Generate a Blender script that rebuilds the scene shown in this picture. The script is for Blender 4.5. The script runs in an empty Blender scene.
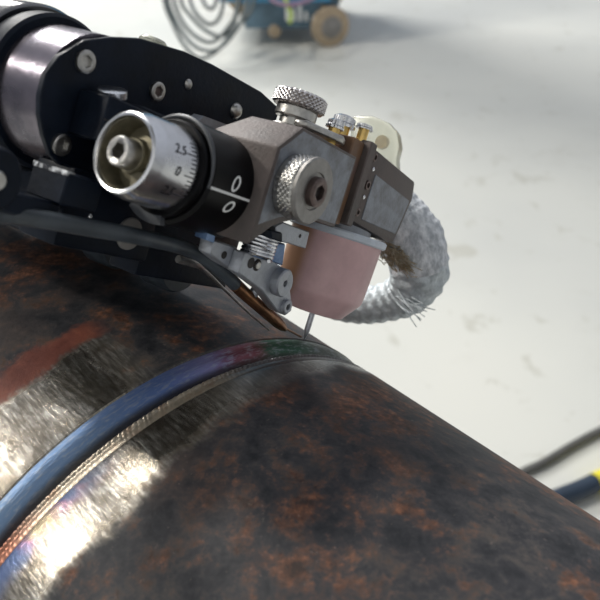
import bpy, bmesh, math, random
import numpy as np
from mathutils import Vector, Matrix
random.seed(4)
PI = math.pi
sc = bpy.context.scene
C = sc.collection

# ------------------------------------------------------------------ camera, world, lights, exposure
FPX = 750.0
CAM_Z = 0.75
PITCH = math.radians(34.208)
cam_d = bpy.data.cameras.new('camera')
cam = bpy.data.objects.new('camera', cam_d)
C.objects.link(cam)
cam.location = (0, 0, CAM_Z)
cam.rotation_euler = (PI/2 - PITCH, 0, 0)
cam_d.sensor_fit = 'HORIZONTAL'
cam_d.sensor_width = 36
cam_d.lens = 36 * FPX / 600
cam_d.clip_start = 0.005
cam_d.clip_end = 60
cam_d.dof.use_dof = True
cam_d.dof.focus_distance = 0.178
cam_d.dof.aperture_fstop = 27
sc.camera = cam

sc.view_settings.view_transform = 'Standard'
sc.view_settings.look = 'None'
sc.view_settings.gamma = 1
sc.view_settings.use_curve_mapping = False
sc.view_settings.exposure = 0.0

world = bpy.data.worlds.new('hall_daylight')
sc.world = world
world.use_nodes = True
wt = world.node_tree
wt.nodes.clear()
wo = wt.nodes.new('ShaderNodeOutputWorld')
wb = wt.nodes.new('ShaderNodeBackground')
wtc = wt.nodes.new('ShaderNodeTexCoord')
wsx = wt.nodes.new('ShaderNodeSeparateXYZ')
wr = wt.nodes.new('ShaderNodeValToRGB')
wt.links.new(wtc.outputs['Generated'], wsx.inputs[0])
wt.links.new(wsx.outputs['Z'], wr.inputs[0])
wr.color_ramp.elements[0].position = 0.0
wr.color_ramp.elements[0].color = (0.30, 0.31, 0.33, 1)
wr.color_ramp.elements[1].position = 1.0
wr.color_ramp.elements[1].color = (0.62, 0.66, 0.74, 1)
wt.links.new(wr.outputs[0], wb.inputs['Color'])
wb.inputs['Strength'].default_value = 1.0
wt.links.new(wb.outputs[0], wo.inputs['Surface'])

def area(name, loc, target, sx, sy, power, color=(1, 1, 1)):
    l = bpy.data.lights.new(name, 'AREA')
    l.shape = 'RECTANGLE'; l.size = sx; l.size_y = sy; l.energy = power; l.color = color
    o = bpy.data.objects.new(name, l)
    C.objects.link(o)
    o.location = loc
    o.rotation_euler = (Vector(target) - Vector(loc)).to_track_quat('-Z', 'Y').to_euler()
    return o
pipe_pt = Vector((0, 0.15, 0.62))
area('hall_window_light', pipe_pt + Vector((-0.79, 0.10, 0.61)) * 3.4, pipe_pt, 0.32, 0.28, 38, (1, 0.95, 0.86))
area('ceiling_panel_light', pipe_pt + Vector((-0.42, 0.45, 0.79)) * 3.6, pipe_pt, 0.34, 0.30, 50, (1, 0.96, 0.88))
area('skylight_light', (-2.3, 5.6, 4.2), (0.6, 1.5, 0), 2.4, 1.6, 340, (1, 0.98, 0.94))

# ------------------------------------------------------------------ coordinate frames (millimetres -> world metres)
MW = np.array([[1, 0, 0],
               [0, math.sin(PITCH), -math.cos(PITCH)],
               [0, math.cos(PITCH), math.sin(PITCH)]])
Fr = np.array([[.81, -.30, .504], [.299, .95, .084], [-.504, .083, .86]])
Fr[0] /= np.linalg.norm(Fr[0]); Fr[1] -= (Fr[1] @ Fr[0]) * Fr[0]; Fr[1] /= np.linalg.norm(Fr[1]); Fr[2] = np.cross(Fr[0], Fr[1])
TIP = np.array([1.072, -10.721, -201.015])         # where the electrode meets the seam
PR = 80.0                                           # pipe radius
PD = np.array([.677, -.414, .609]); PD /= np.linalg.norm(PD)
PC = np.array([.598, -1.64, -1.779]) * PR

def c2w(X):
    X = np.asarray(X, float)
    return Vector(tuple(MW @ X / 1000 + np.array([0, 0, CAM_Z])))
def H(w, n, v):                                     # head frame: w along the pipe, n away from the pipe, v round the pipe
    return c2w(TIP + Fr.T @ np.array([w, n, v], float))
def Hd(w, n, v):
    return Vector(tuple(MW @ (Fr.T @ np.array([w, n, v], float)))).normalized()
def ray(px, py):
    return np.array([(px - 300) / FPX, -(py - 300) / FPX, -1.0])
def on(px, py, ax, val):                            # head coordinates of a measured point on a plane of the head
    i = 'wnv'.index(ax)
    r = ray(px, py)
    t = (val + TIP @ Fr[i]) / (r @ Fr[i])
    return Fr @ (r * t - TIP)
def at(px, py, depth):                              # world point at a depth in mm
    return c2w(ray(px, py) * depth)
def ground(px, py, z=0.0):
    r = MW @ ray(px, py)
    t = (z - CAM_Z) / r[2]
    return Vector((r[0] * t, r[1] * t, z))

# ------------------------------------------------------------------ object helpers
def thing(name, label, cat, loc, group=None):
    o = bpy.data.objects.new(name, None)
    C.objects.link(o)
    o.location = loc
    o.empty_display_size = 0.01
    o['label'] = label; o['category'] = cat
    if group: o['group'] = group
    return o
def wloc(o):
    v = Vector(o.location)
    while o.parent: o = o.parent; v = v + o.location
    return v
def obj(name, bm, mat, parent=None, smooth=40, keep=False, label=None, cat=None, group=None, kind=None):
    bmesh.ops.recalc_face_normals(bm, faces=bm.faces)
    vs = [v.co for v in bm.verts]
    c = Vector([(min(v[i] for v in vs) + max(v[i] for v in vs)) / 2 for i in range(3)])
    for v in bm.verts: v.co -= c
    me = bpy.data.meshes.new(name)
    bm.to_mesh(me); bm.free()
    me.materials.append(mat)
    if smooth:
        me.polygons.foreach_set('use_smooth', [True] * len(me.polygons))
        try: me.set_sharp_from_angle(angle=math.radians(smooth))
        except Exception: pass
    o = bpy.data.objects.new(name, me)
    C.objects.link(o)
    if parent:
        o.parent = parent
        o.location = c - wloc(parent)
    else: o.location = c
    if label: o['label'] = label
    if cat: o['category'] = cat
    if group: o['group'] = group
    if kind: o['kind'] = kind
    return o
def bevel(bm, w, seg=2, ang=30):
    es = [e for e in bm.edges if len(e.link_faces) == 2 and e.calc_face_angle(0) > math.radians(ang)]
    if es: bmesh.ops.bevel(bm, geom=es, offset=w / 1000, segments=seg, profile=0.6, affect='EDGES', clamp_overlap=True)
def prism(pts, ext, bm=None):                        # polygon of world points pushed along a world vector
    bm = bm or bmesh.new()
    n = len(pts)
    a = [bm.verts.new(p) for p in pts]
    b = [bm.verts.new(p + ext) for p in pts]
    bm.faces.new(a); bm.faces.new(b[::-1])
    for i in range(n): bm.faces.new((a[i], a[(i+1) % n], b[(i+1) % n], b[i]))
    bmesh.ops.recalc_face_normals(bm, faces=bm.faces)
    return bm
def hprism_nv(poly, w0, w1):
    return prism([H(w0, n, v) for n, v in poly], H(w1, 0, 0) - H(w0, 0, 0))
def hbox(w0, w1, n0, n1, v0, v1, bm=None):
    return prism([H(w0, n0, v0), H(w1, n0, v0), H(w1, n1, v0), H(w0, n1, v0)], H(0, 0, v1) - H(0, 0, v0), bm)
def basis(ax):
    ax = ax.normalized()
    h = Vector((0, 0, 1)) if abs(ax.z) < 0.9 else Vector((1, 0, 0))
    x = ax.cross(h).normalized()
    return x, ax.cross(x).normalized(), ax
def lathe(prof, cen, ax, seg=48, bm=None, fn=None, frame=None, close=False, m=0.001):
    """prof: list of (distance along ax, radius) in mm; 'h' third item makes that ring hexagonal"""
    bm = bm or bmesh.new()
    x, y, z = frame or basis(ax)
    rings = []
    for p in prof:
        a, r = p[0], p[1]
        hexa = len(p) > 2
        if r < 1e-6:
            rings.append([bm.verts.new(cen + z * a * m)]); continue
        ring = []
        for k in range(seg):
            t = 2 * PI * k / seg
            rr = r
            if hexa: rr = r * math.cos(PI/6) / math.cos((t % (PI/3)) - PI/6)
            if fn: rr = fn(a, t, rr)
            ring.append(bm.verts.new(cen + (x * math.cos(t) * rr + y * math.sin(t) * rr + z * a) * m))
        rings.append(ring)
    seq = list(zip(rings, rings[1:])) + ([(rings[-1], rings[0])] if close else [])
    for r0, r1 in seq:
        for k in range(seg):
            k2 = (k + 1) % seg
            if len(r0) == 1 and len(r1) == 1: continue
            if len(r0) == 1: bm.faces.new((r0[0], r1[k], r1[k2]))
            elif len(r1) == 1: bm.faces.new((r0[k], r1[0], r0[k2]))
            else: bm.faces.new((r0[k], r1[k], r1[k2], r0[k2]))
    return bm
def spline(pts, n=12):                               # Catmull-Rom through points (Vector or tuples)
    P = [Vector(p) for p in pts]
    P = [2 * P[0] - P[1]] + P + [2 * P[-1] - P[-2]]
    out = []
    for i in range(1, len(P) - 2):
        for k in range(n):
            t = k / n
            a, b, c, d = P[i-1], P[i], P[i+1], P[i+2]
            out.append(0.5 * ((2*b) + (c-a)*t + (2*a-5*b+4*c-d)*t*t + (-a+3*b-3*c+d)*t**3))
    out.append(P[-2])
    return out
def tube(path, rad, seg=16, bm=None, fn=None, caps=True):  # rad mm, number or list along path
    bm = bm or bmesh.new()
    n = len(path)
    R = rad if isinstance(rad, (list, tuple)) else [rad] * n
    if len(R) != n: R = [float(np.interp(i / (n - 1), np.linspace(0, 1, len(R)), R)) for i in range(n)]
    t0 = (path[1] - path[0]).normalized()
    x, y, _ = basis(t0)
    rings = []; s = 0
    for i, p in enumerate(path):
        t = (path[min(i+1, n-1)] - path[max(i-1, 0)]).normalized()
        x = (x - t * x.dot(t)).normalized(); y = t.cross(x)
        if i: s += (p - path[i-1]).length * 1000
        ring = []
        for k in range(seg):
            a = 2 * PI * k / seg
            r = R[i] * (fn(s, a) if fn else 1)
            ring.append(bm.verts.new(p + (x * math.cos(a) + y * math.sin(a)) * r / 1000))
        rings.append(ring)
    for r0, r1 in zip(rings, rings[1:]):
        for k in range(seg): bm.faces.new((r0[k], r0[(k+1) % seg], r1[(k+1) % seg], r1[k]))
    if caps: bm.faces.new(rings[0][::-1]); bm.faces.new(rings[-1])
    return bm

# ------------------------------------------------------------------ materials
def mat(name, col, rough=0.5, metal=0.0, noise=None, bump=0.0, bscale=800, var=0.0, vscale=300, col2=None, spec=0.5, rvar=0.0,
        alpha=None, trans=0.0, stretch=None, thr=(0.35, 0.65), coat=0.0):
    m = bpy.data.materials.new(name)
    m.use_nodes = True
    nt = m.node_tree; N = nt.nodes; L = nt.links
    b = N['Principled BSDF']
    b.inputs['Base Color'].default_value = (*col, 1)
    b.inputs['Roughness'].default_value = rough
    b.inputs['Metallic'].default_value = metal
    b.inputs['Specular IOR Level'].default_value = spec
    b.inputs['Transmission Weight'].default_value = trans
    b.inputs['Coat Weight'].default_value = coat
    tc = N.new('ShaderNodeTexCoord')
    src = tc.outputs['Object']
    if stretch:
        mp = N.new('ShaderNodeMapping'); mp.inputs['Scale'].default_value = stretch
        L.new(src, mp.inputs[0]); src = mp.outputs[0]
    nz = N.new('ShaderNodeTexNoise')
    nz.inputs['Scale'].default_value = vscale; nz.inputs['Detail'].default_value = 6; nz.inputs['Roughness'].default_value = 0.62
    L.new(src, nz.inputs['Vector'])
    cr = N.new('ShaderNodeValToRGB')
    cr.color_ramp.elements[0].position, cr.color_ramp.elements[1].position = thr
    c2 = col2 or tuple(min(1, c * (1 + var)) for c in col)
    c1 = col if col2 else tuple(c * (1 - var) for c in col)
    cr.color_ramp.elements[0].color = (*c1, 1); cr.color_ramp.elements[1].color = (*c2, 1)
    L.new(nz.outputs['Fac'], cr.inputs[0]); L.new(cr.outputs[0], b.inputs['Base Color'])
    if rvar:
        mr = N.new('ShaderNodeMapRange')
        mr.inputs['To Min'].default_value = max(0.02, rough - rvar); mr.inputs['To Max'].default_value = min(1, rough + rvar)
        mr.inputs['From Min'].default_value = 0.3; mr.inputs['From Max'].default_value = 0.7
        L.new(nz.outputs['Fac'], mr.inputs[0]); L.new(mr.outputs[0], b.inputs['Roughness'])
    if bump:
        n2 = N.new('ShaderNodeTexNoise'); n2.inputs['Scale'].default_value = bscale; n2.inputs['Detail'].default_value = 4
        L.new(src, n2.inputs['Vector'])
        bp = N.new('ShaderNodeBump'); bp.inputs['Strength'].default_value = bump; bp.inputs['Distance'].default_value = 0.0006
        L.new(n2.outputs['Fac'], bp.inputs['Height']); L.new(bp.outputs[0], b.inputs['Normal'])
    return m
M = {}
M['black_anod'] = mat('black_anodised', (0.006, 0.010, 0.019), 0.45, 0.0, var=0.35, vscale=120, bump=0.12, bscale=900, rvar=0.1, spec=0.16)
M['black_gloss'] = mat('black_gloss_lacquer', (0.010, 0.011, 0.014), 0.22, 0.0, var=0.3, vscale=90, bump=0.05, bscale=300, rvar=0.07, spec=0.7, coat=0.3)
M['drum'] = mat('burnished_black_drum', (0.20, 0.18, 0.21), 0.26, 0.8, col2=(0.05, 0.05, 0.07), vscale=70, bump=0.1, bscale=400, rvar=0.1)
M['sleeve'] = mat('black_satin_sleeve', (0.003, 0.003, 0.004), 0.34, 0.0, var=0.3, vscale=100, spec=0.15)
M['worn'] = mat('worn_block_edge', (0.02, 0.023, 0.032), 0.35, 0.3, col2=(0.75, 0.77, 0.8), vscale=420, thr=(0.50, 0.62), bump=0.4, bscale=900)
M['chrome'] = mat('satin_chrome', (0.72, 0.73, 0.76), 0.24, 1.0, var=0.10, vscale=200, rvar=0.06, bump=0.04, bscale=900)
M['chrome_dull'] = mat('dull_steel', (0.50, 0.49, 0.47), 0.36, 1.0, var=0.2, vscale=500, rvar=0.08, bump=0.1, bscale=1500)
M['knurl'] = mat('knurled_steel', (0.66, 0.63, 0.62), 0.30, 1.0, var=0.18, vscale=900, rvar=0.1)
M['grey_disc'] = mat('matt_grey_disc', (0.30, 0.29, 0.28), 0.5, 0.7, var=0.15, vscale=400, bump=0.1, bscale=1500)
M['clip'] = mat('dark_grey_clip', (0.07, 0.075, 0.085), 0.35, 0.2, var=0.2, vscale=300)
M['brassy'] = mat('yellowed_steel', (0.22, 0.20, 0.14), 0.5, 0.6, var=0.25, vscale=350)
M['brass'] = mat('brass', (0.72, 0.50, 0.18), 0.28, 1.0, var=0.18, vscale=300)
M['brown_body'] = mat('heat_browned_bronze', (0.085, 0.073, 0.070), 0.55, 0.3, col2=(0.135, 0.110, 0.104), vscale=90, bump=0.16, bscale=1400, rvar=0.08)
M['grey_face'] = mat('mottled_grey_face', (0.135, 0.135, 0.15), 0.42, 0.5, col2=(0.27, 0.295, 0.34), vscale=260, bump=0.2, bscale=1600, rvar=0.1)
M['brown_plate'] = mat('browned_insulator_plate', (0.20, 0.105, 0.045), 0.5, 0.2, col2=(0.15, 0.10, 0.085), vscale=120, bump=0.1)
M['rust_screw'] = mat('rusty_screw', (0.17, 0.125, 0.115), 0.42, 0.7, col2=(0.11, 0.085, 0.08), vscale=900, bump=0.3)
M['grey_metal'] = mat('bluish_cast_bracket', (0.36, 0.38, 0.42), 0.42, 0.6, var=0.15, vscale=300, bump=0.2, bscale=1600, rvar=0.08)
M['blue_metal'] = mat('blue_anodised', (0.07, 0.13, 0.26), 0.35, 0.5, col2=(0.16, 0.25, 0.42), vscale=400)
M['dark_socket'] = mat('dark_socket', (0.03, 0.025, 0.025), 0.6, 0.2, var=0.3)
M['copper'] = mat('aged_copper', (0.33, 0.16, 0.075), 0.36, 0.85, col2=(0.13, 0.065, 0.035), vscale=160, bump=0.08, rvar=0.08)
M['rubber'] = mat('black_rubber_conduit', (0.045, 0.056, 0.068), 0.40, 0.0, var=0.25, vscale=160, bump=0.1, bscale=500, spec=0.55)
M['tungsten'] = mat('tungsten', (0.55, 0.57, 0.62), 0.3, 1.0, var=0.2, vscale=600)
M['white_ring'] = mat('white_ring_plastic', (0.60, 0.66, 0.74), 0.45, 0.0, var=0.08, vscale=300)
M['white_ink'] = mat('white_ink', (0.85, 0.86, 0.86), 0.5)
M['dark_ink'] = mat('dark_engraving', (0.03, 0.03, 0.04), 0.6)
M['plastic'] = mat('yellowed_clear_plastic', (0.83, 0.84, 0.74), 0.25, 0.0, var=0.05, vscale=200, trans=0.75)
M['plastic_in'] = mat('amber_plastic', (0.80, 0.62, 0.35), 0.35, 0.0, var=0.1, trans=0.3)
M['cart_blue'] = mat('blue_paint', (0.045, 0.22, 0.40), 0.45, 0.0, var=0.2, vscale=8)
M['cart_dark'] = mat('dark_chassis', (0.10, 0.17, 0.23), 0.5, 0.0, var=0.3, vscale=10)
M['wheel'] = mat('tan_wheel_rubber', (0.42, 0.33, 0.23), 0.6, 0.0, var=0.15, vscale=30)
M['hub'] = mat('grey_hub', (0.26, 0.25, 0.24), 0.5, 0.4, var=0.2, vscale=30)
M['hose_grey'] = mat('grey_hose', (0.09, 0.11, 0.115), 0.4, 0.0, var=0.25, vscale=12)
M['hose_green'] = mat('yellow_green_hose', (0.45, 0.60, 0.10), 0.4)
M['hose_purple'] = mat('mauve_hose', (0.32, 0.20, 0.30), 0.4)
M['cable_grey'] = mat('dark_grey_cable', (0.10, 0.10, 0.095), 0.5, var=0.2, vscale=20)
M['cable_navy'] = mat('navy_cable', (0.02, 0.035, 0.06), 0.4, var=0.2, vscale=20)
M['yellow'] = mat('yellow_sleeve', (0.75, 0.65, 0.03), 0.45)
M['white_cloth'] = mat('white_glass_cloth', (0.86, 0.88, 0.92), 0.8, 0.0, col2=(0.42, 0.45, 0.49), vscale=420, bump=0.9, bscale=1200, thr=(0.36, 0.60), stretch=(1, 1, .5))
M['braid'] = mat('silver_braid', (0.42, 0.47, 0.50), 0.5, 0.25, col2=(0.66, 0.71, 0.75), vscale=500, bump=0.5, bscale=1200)
M['fray'] = mat('frayed_brown_fibre', (0.30, 0.22, 0.12), 0.8, 0.0, col2=(0.5, 0.45, 0.36), vscale=500)

# ceramic cup: pink, with reflected orange light painted on the filler-nozzle side
def cup_material():
    m = mat('pink_ceramic', (0.76, 0.51, 0.52), 0.46, 0.0, col2=(0.64, 0.42, 0.43), vscale=130, bump=0.05, bscale=700, spec=0.4)
    nt = m.node_tree; N, L = nt.nodes, nt.links
    b = N['Principled BSDF']
    src = b.inputs['Base Color'].links[0].from_socket
    tc = N.new('ShaderNodeTexCoord')
    dt = N.new('ShaderNodeVectorMath'); dt.operation = 'DOT_PRODUCT'
    dd = Hd(-math.cos(math.radians(48)), 0, math.sin(math.radians(48)))
    dt.inputs[1].default_value = tuple(dd * 1000)
    L.new(tc.outputs['Object'], dt.inputs[0])
    mr = N.new('ShaderNodeMapRange'); mr.interpolation_type = 'SMOOTHSTEP'
    mr.inputs['From Min'].default_value = 8.6; mr.inputs['From Max'].default_value = 11.2
    mr.inputs['To Max'].default_value = 0.9
    L.new(dt.outputs['Value'], mr.inputs['Value'])
    mx = N.new('ShaderNodeMix'); mx.data_type = 'RGBA'
    L.new(mr.outputs['Result'], mx.inputs['Factor']); L.new(src, mx.inputs['A']); mx.inputs['B'].default_value = (0.40, 0.21, 0.10, 1)
    L.new(mx.outputs['Result'], b.inputs['Base Color'])
    return m
M['cup'] = cup_material()

def node_lib(nt):
    N, L = nt.nodes, nt.links
    def val(x):
        return x
    def math_(op, a, b=None, c=None, clamp=False):
        n = N.new('ShaderNodeMath'); n.operation = op; n.use_clamp = clamp
        for i, x in enumerate((a, b, c)):
            if x is None: continue
            if isinstance(x, (int, float)): n.inputs[i].default_value = x
            else: L.new(x, n.inputs[i])
        return n.outputs[0]
    def ramp(x, stops, interp='LINEAR'):
        n = N.new('ShaderNodeValToRGB'); cr = n.color_ramp; cr.interpolation = interp
        while len(cr.elements) < len(stops): cr.elements.new(0.5)
        for e, (p, c) in zip(cr.elements, stops):
            e.position = p; e.color = (*c, 1) if len(c) == 3 else c
        L.new(x, n.inputs[0])
        return n.outputs[0]
    def mix(f, a, b):
        n = N.new('ShaderNodeMix'); n.data_type = 'RGBA'
        for s, x in ((n.inputs['Factor'], f), (n.inputs['A'], a), (n.inputs['B'], b)):
            if isinstance(x, (int, float)): s.default_value = x
            elif isinstance(x, tuple): s.default_value = (*x, 1)
            else: L.new(x, s)
        return n.outputs['Result']
    def noise(vec, scale, det=5, rough=0.6, dist=0.0):
        n = N.new('ShaderNodeTexNoise'); n.inputs['Scale'].default_value = scale
        n.inputs['Detail'].default_value = det; n.inputs['Roughness'].default_value = rough; n.inputs['Distortion'].default_value = dist
        L.new(vec, n.inputs['Vector'])
        return n.outputs['Fac']
    def smooth(x, lo, hi):
        n = N.new('ShaderNodeMapRange'); n.interpolation_type = 'SMOOTHSTEP'
        n.inputs['From Min'].default_value = lo; n.inputs['From Max'].default_value = hi
        n.inputs['To Min'].default_value = 0; n.inputs['To Max'].default_value = 1
        L.new(x, n.inputs['Value'])
        return n.outputs['Result']
    return math_, ramp, mix, noise, smooth

def uv_axes(nt):
    """x = angle round the pipe in degrees, y = distance along the pipe from the seam edge in mm, vec = both as mm on the surface"""
    N, L = nt.nodes, nt.links
    uv = N.new('ShaderNodeUVMap'); uv.uv_map = 'pipe'
    s = N.new('ShaderNodeSeparateXYZ'); L.new(uv.outputs[0], s.inputs[0])
    return s.outputs[0], s.outputs[1], uv.outputs[0]

def pipe_material():
    m = bpy.data.materials.new('rusty_mill_scale_steel'); m.use_nodes = True
    nt = m.node_tree; N, L = nt.nodes, nt.links
    b = N['Principled BSDF']
    math_, ramp, mix, noise, smooth = node_lib(nt)
    ang, ax, uv = uv_axes(nt)
    tc = N.new('ShaderNodeTexCoord'); ob = tc.outputs['Object']
    # mill scale, dark blue grey, with brown and orange rust
    n_big = noise(ob, 22, 4, 0.6)
    n_mid = noise(ob, 140, 8, 0.74, 0.15)
    n_fine = noise(ob, 420, 6, 0.7)
    scale = ramp(n_mid, [(0.36, (0.014, 0.016, 0.020)), (0.50, (0.040, 0.040, 0.045)), (0.64, (0.095, 0.084, 0.076))])
    r1 = math_('ADD', math_('MULTIPLY', n_big, 0.55), math_('MULTIPLY', n_mid, 0.65))
    rmask = smooth(r1, 0.575, 0.70)
    brown = ramp(n_fine, [(0.38, (0.030, 0.018, 0.015)), (0.53, (0.115, 0.050, 0.030)), (0.66, (0.27, 0.115, 0.062))])
    col = mix(rmask, scale, brown)
    # broad dusty brown bloom
    n_b2 = noise(ob, 35, 5, 0.65)
    col = mix(math_('MULTIPLY', smooth(n_b2, 0.48, 0.68), 0.45), col, (0.085, 0.055, 0.042))
    sp = smooth(noise(ob, 900, 3, 0.6), 0.66, 0.74)
    col = mix(math_('MULTIPLY', sp, 0.35), col, (0.26, 0.20, 0.17))
    # ground bright band each side of the seam
    nb = noise(ob, 60, 6, 0.7)
    edge = math_('MULTIPLY', math_('SUBTRACT', nb, 0.5), 14.0)
    axn = math_('ADD', ax, edge)
    lim = math_('ADD', math_('MULTIPLY', ang, 0.17), 21.5)       # band widens towards the near side
    up_ = smooth(math_('SUBTRACT', lim, axn), -2.5, 2.5)
    lo_ = smooth(axn, -23.0, -19.0)
    near = smooth(math_('ADD', ang, math_('MULTIPLY', nb, 10.0)), 4.0, 13.0)      # far section's bright metal fades away from camera: carriage shade put into colour
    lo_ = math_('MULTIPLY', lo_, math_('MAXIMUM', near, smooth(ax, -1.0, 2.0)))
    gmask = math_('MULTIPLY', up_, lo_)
    strokes = N.new('ShaderNodeMapping'); strokes.inputs['Scale'].default_value = (2.0, 0.22, 1)
    L.new(uv, strokes.inputs[0])
    st = noise(strokes.outputs[0], 0.85, 4, 0.6)
    gcol = ramp(st, [(0.38, (0.17, 0.155, 0.13)), (0.52, (0.33, 0.305, 0.265)), (0.64, (0.52, 0.50, 0.45))])
    dirt = smooth(noise(ob, 160, 7, 0.72), 0.44, 0.62)
    gcol = mix(math_('MULTIPLY', dirt, 0.72), gcol, (0.17, 0.145, 0.11))
    # temper colours next to the seam
    n_t = noise(ob, 70, 4, 0.6)
    tband = math_('MULTIPLY', smooth(math_('ADD', ax, math_('MULTIPLY', n_t, 6.0)), 11.0, 14.5),
                  math_('SUBTRACT', 1.0, smooth(math_('ADD', ax, math_('MULTIPLY', n_t, 6.0)), 16.0, 21.5)))
    tcol = ramp(n_t, [(0.36, (0.12, 0.22, 0.48)), (0.5, (0.20, 0.30, 0.58)), (0.58, (0.45, 0.24, 0.42)), (0.68, (0.50, 0.40, 0.25))])
    gcol = mix(math_('MULTIPLY', math_('MULTIPLY', tband, smooth(ang, 12, 28)), 0.7), gcol, tcol)
    far = smooth(math_('MULTIPLY', ang, -1), -4.0, 14.0)             # darker past the torch: dim reflections put into the ground-metal colour
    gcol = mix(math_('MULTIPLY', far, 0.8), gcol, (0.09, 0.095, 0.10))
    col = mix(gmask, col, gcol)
    # red primer patch left on the far section
    pm = math_('MULTIPLY', math_('MULTIPLY', smooth(axn, -30, -27), math_('SUBTRACT', 1.0, smooth(axn, -22.5, -20))),
               math_('MULTIPLY', smooth(ang, -2, 4), math_('SUBTRACT', 1.0, smooth(ang, 24, 45))))
    pcol = ramp(n_mid, [(0.35, (0.16, 0.040, 0.025)), (0.6, (0.26, 0.075, 0.045)), (0.75, (0.12, 0.08, 0.06))])
    col = mix(math_('MULTIPLY', pm, 0.8), col, pcol)
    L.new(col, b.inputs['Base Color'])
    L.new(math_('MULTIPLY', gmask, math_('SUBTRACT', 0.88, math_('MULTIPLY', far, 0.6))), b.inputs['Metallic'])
    rg = math_('ADD', math_('MULTIPLY', math_('SUBTRACT', 1.0, gmask), 0.36), math_('ADD', 0.15, math_('MULTIPLY', n_mid, 0.15)))
    L.new(rg, b.inputs['Roughness'])
    b.inputs['Specular IOR Level'].default_value = 0.32
    hgt = math_('ADD', math_('MULTIPLY', n_mid, math_('SUBTRACT', 0.8, math_('MULTIPLY', gmask, 0.6))), math_('ADD', math_('MULTIPLY', n_fine, 0.3), math_('MULTIPLY', st, math_('MULTIPLY', gmask, 0.22))))
    bp = N.new('ShaderNodeBump'); bp.inputs['Strength'].default_value = 0.55; bp.inputs['Distance'].default_value = 0.0005
    L.new(hgt, bp.inputs['Height']); L.new(bp.outputs[0], b.inputs['Normal'])
    return m

def seam_material():
    m = bpy.data.materials.new('temper_coloured_seam'); m.use_nodes = True
    nt = m.node_tree; N, L = nt.nodes, nt.links
    b = N['Principled BSDF']
    math_, ramp, mix, noise, smooth = node_lib(nt)
    ang, ax, uv = uv_axes(nt)
    mp = N.new('ShaderNodeMapping'); mp.inputs['Scale'].default_value = (0.55, 2.4, 1)
    L.new(uv, mp.inputs[0])
    st = noise(mp.outputs[0], 0.9, 5, 0.6, 0.4)
    # -60..+60 degrees -> 0..1
    x = math_('ADD', math_('ADD', math_('DIVIDE', ang, 120.0), 0.5), math_('MULTIPLY', math_('SUBTRACT', st, 0.5), 0.08))
    col = ramp(x, [(0.0, (0.13, 0.14, 0.13)), (0.20, (0.10, 0.115, 0.10)), (0.255, (0.045, 0.12, 0.075)), (0.315, (0.05, 0.12, 0.08)),
                   (0.345, (0.21, 0.07, 0.085)), (0.385, (0.23, 0.085, 0.12)), (0.425, (0.26, 0.25, 0.48)), (0.50, (0.14, 0.22, 0.50)),
                   (0.62, (0.17, 0.27, 0.46)), (0.75, (0.16, 0.25, 0.40)), (1.0, (0.15, 0.22, 0.33))])
    streak = smooth(st, 0.48, 0.66)
    col = mix(math_('MULTIPLY', streak, 0.5), col, (0.42, 0.45, 0.50))
    dark = smooth(ax, 4.0, 5.4)  # shadow line at the groove foot, put into the colour
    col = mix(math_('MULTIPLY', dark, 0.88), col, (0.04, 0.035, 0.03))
    L.new(col, b.inputs['Base Color'])
    b.inputs['Metallic'].default_value = 0.7
    b.inputs['Roughness'].default_value = 0.42
    bp = N.new('ShaderNodeBump'); bp.inputs['Strength'].default_value = 0.35; bp.inputs['Distance'].default_value = 0.0004
    L.new(st, bp.inputs['Height']); L.new(bp.outputs[0], b.inputs['Normal'])
    return m

def bead_material():
    m = bpy.data.materials.new('rippled_weld_metal'); m.use_nodes = True
    nt = m.node_tree; N, L = nt.nodes, nt.links
    b = N['Principled BSDF']
    math_, ramp, mix, noise, smooth = node_lib(nt)
    ang, ax, uv = uv_axes(nt)
    n1 = noise(uv, 0.35, 4, 0.6)
    col = ramp(n1, [(0.35, (0.42, 0.37, 0.30)), (0.5, (0.55, 0.48, 0.38)), (0.7, (0.46, 0.33, 0.24))])
    col = mix(smooth(ang, 24, 34), col, (0.40, 0.18, 0.12))
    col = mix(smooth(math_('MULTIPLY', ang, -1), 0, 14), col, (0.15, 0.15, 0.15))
    L.new(col, b.inputs['Base Color'])
    b.inputs['Metallic'].default_value = 0.75; b.inputs['Roughness'].default_value = 0.36
    return m

def floor_material():
    m = bpy.data.materials.new('painted_concrete'); m.use_nodes = True
    nt = m.node_tree; N, L = nt.nodes, nt.links
    b = N['Principled BSDF']
    math_, ramp, mix, noise, smooth = node_lib(nt)
    tc = N.new('ShaderNodeTexCoord'); ob = tc.outputs['Object']
    n1 = noise(ob, 0.9, 4, 0.55)
    col = ramp(n1, [(0.3, (0.52, 0.53, 0.51)), (0.55, (0.62, 0.625, 0.585)), (0.75, (0.67, 0.665, 0.615))])
    n2 = noise(ob, 13, 5, 0.62, 0.5)
    col = mix(math_('MULTIPLY', smooth(n2, 0.60, 0.68), 0.55), col, (0.42, 0.41, 0.35))
    n3 = noise(ob, 5, 6, 0.7)
    col = mix(math_('MULTIPLY', smooth(n3, 0.55, 0.7), 0.15), col, (0.45, 0.44, 0.40))
    L.new(col, b.inputs['Base Color'])
    b.inputs['Roughness'].default_value = 0.42
    b.inputs['Specular IOR Level'].default_value = 0.35
    bp = N.new('ShaderNodeBump'); bp.inputs['Strength'].default_value = 0.08; bp.inputs['Distance'].default_value = 0.004
    L.new(n3, bp.inputs['Height']); L.new(bp.outputs[0], b.inputs['Normal'])
    return m
M['pipe'] = pipe_material(); M['seam'] = seam_material(); M['bead'] = bead_material(); M['floor'] = floor_material()

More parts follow.
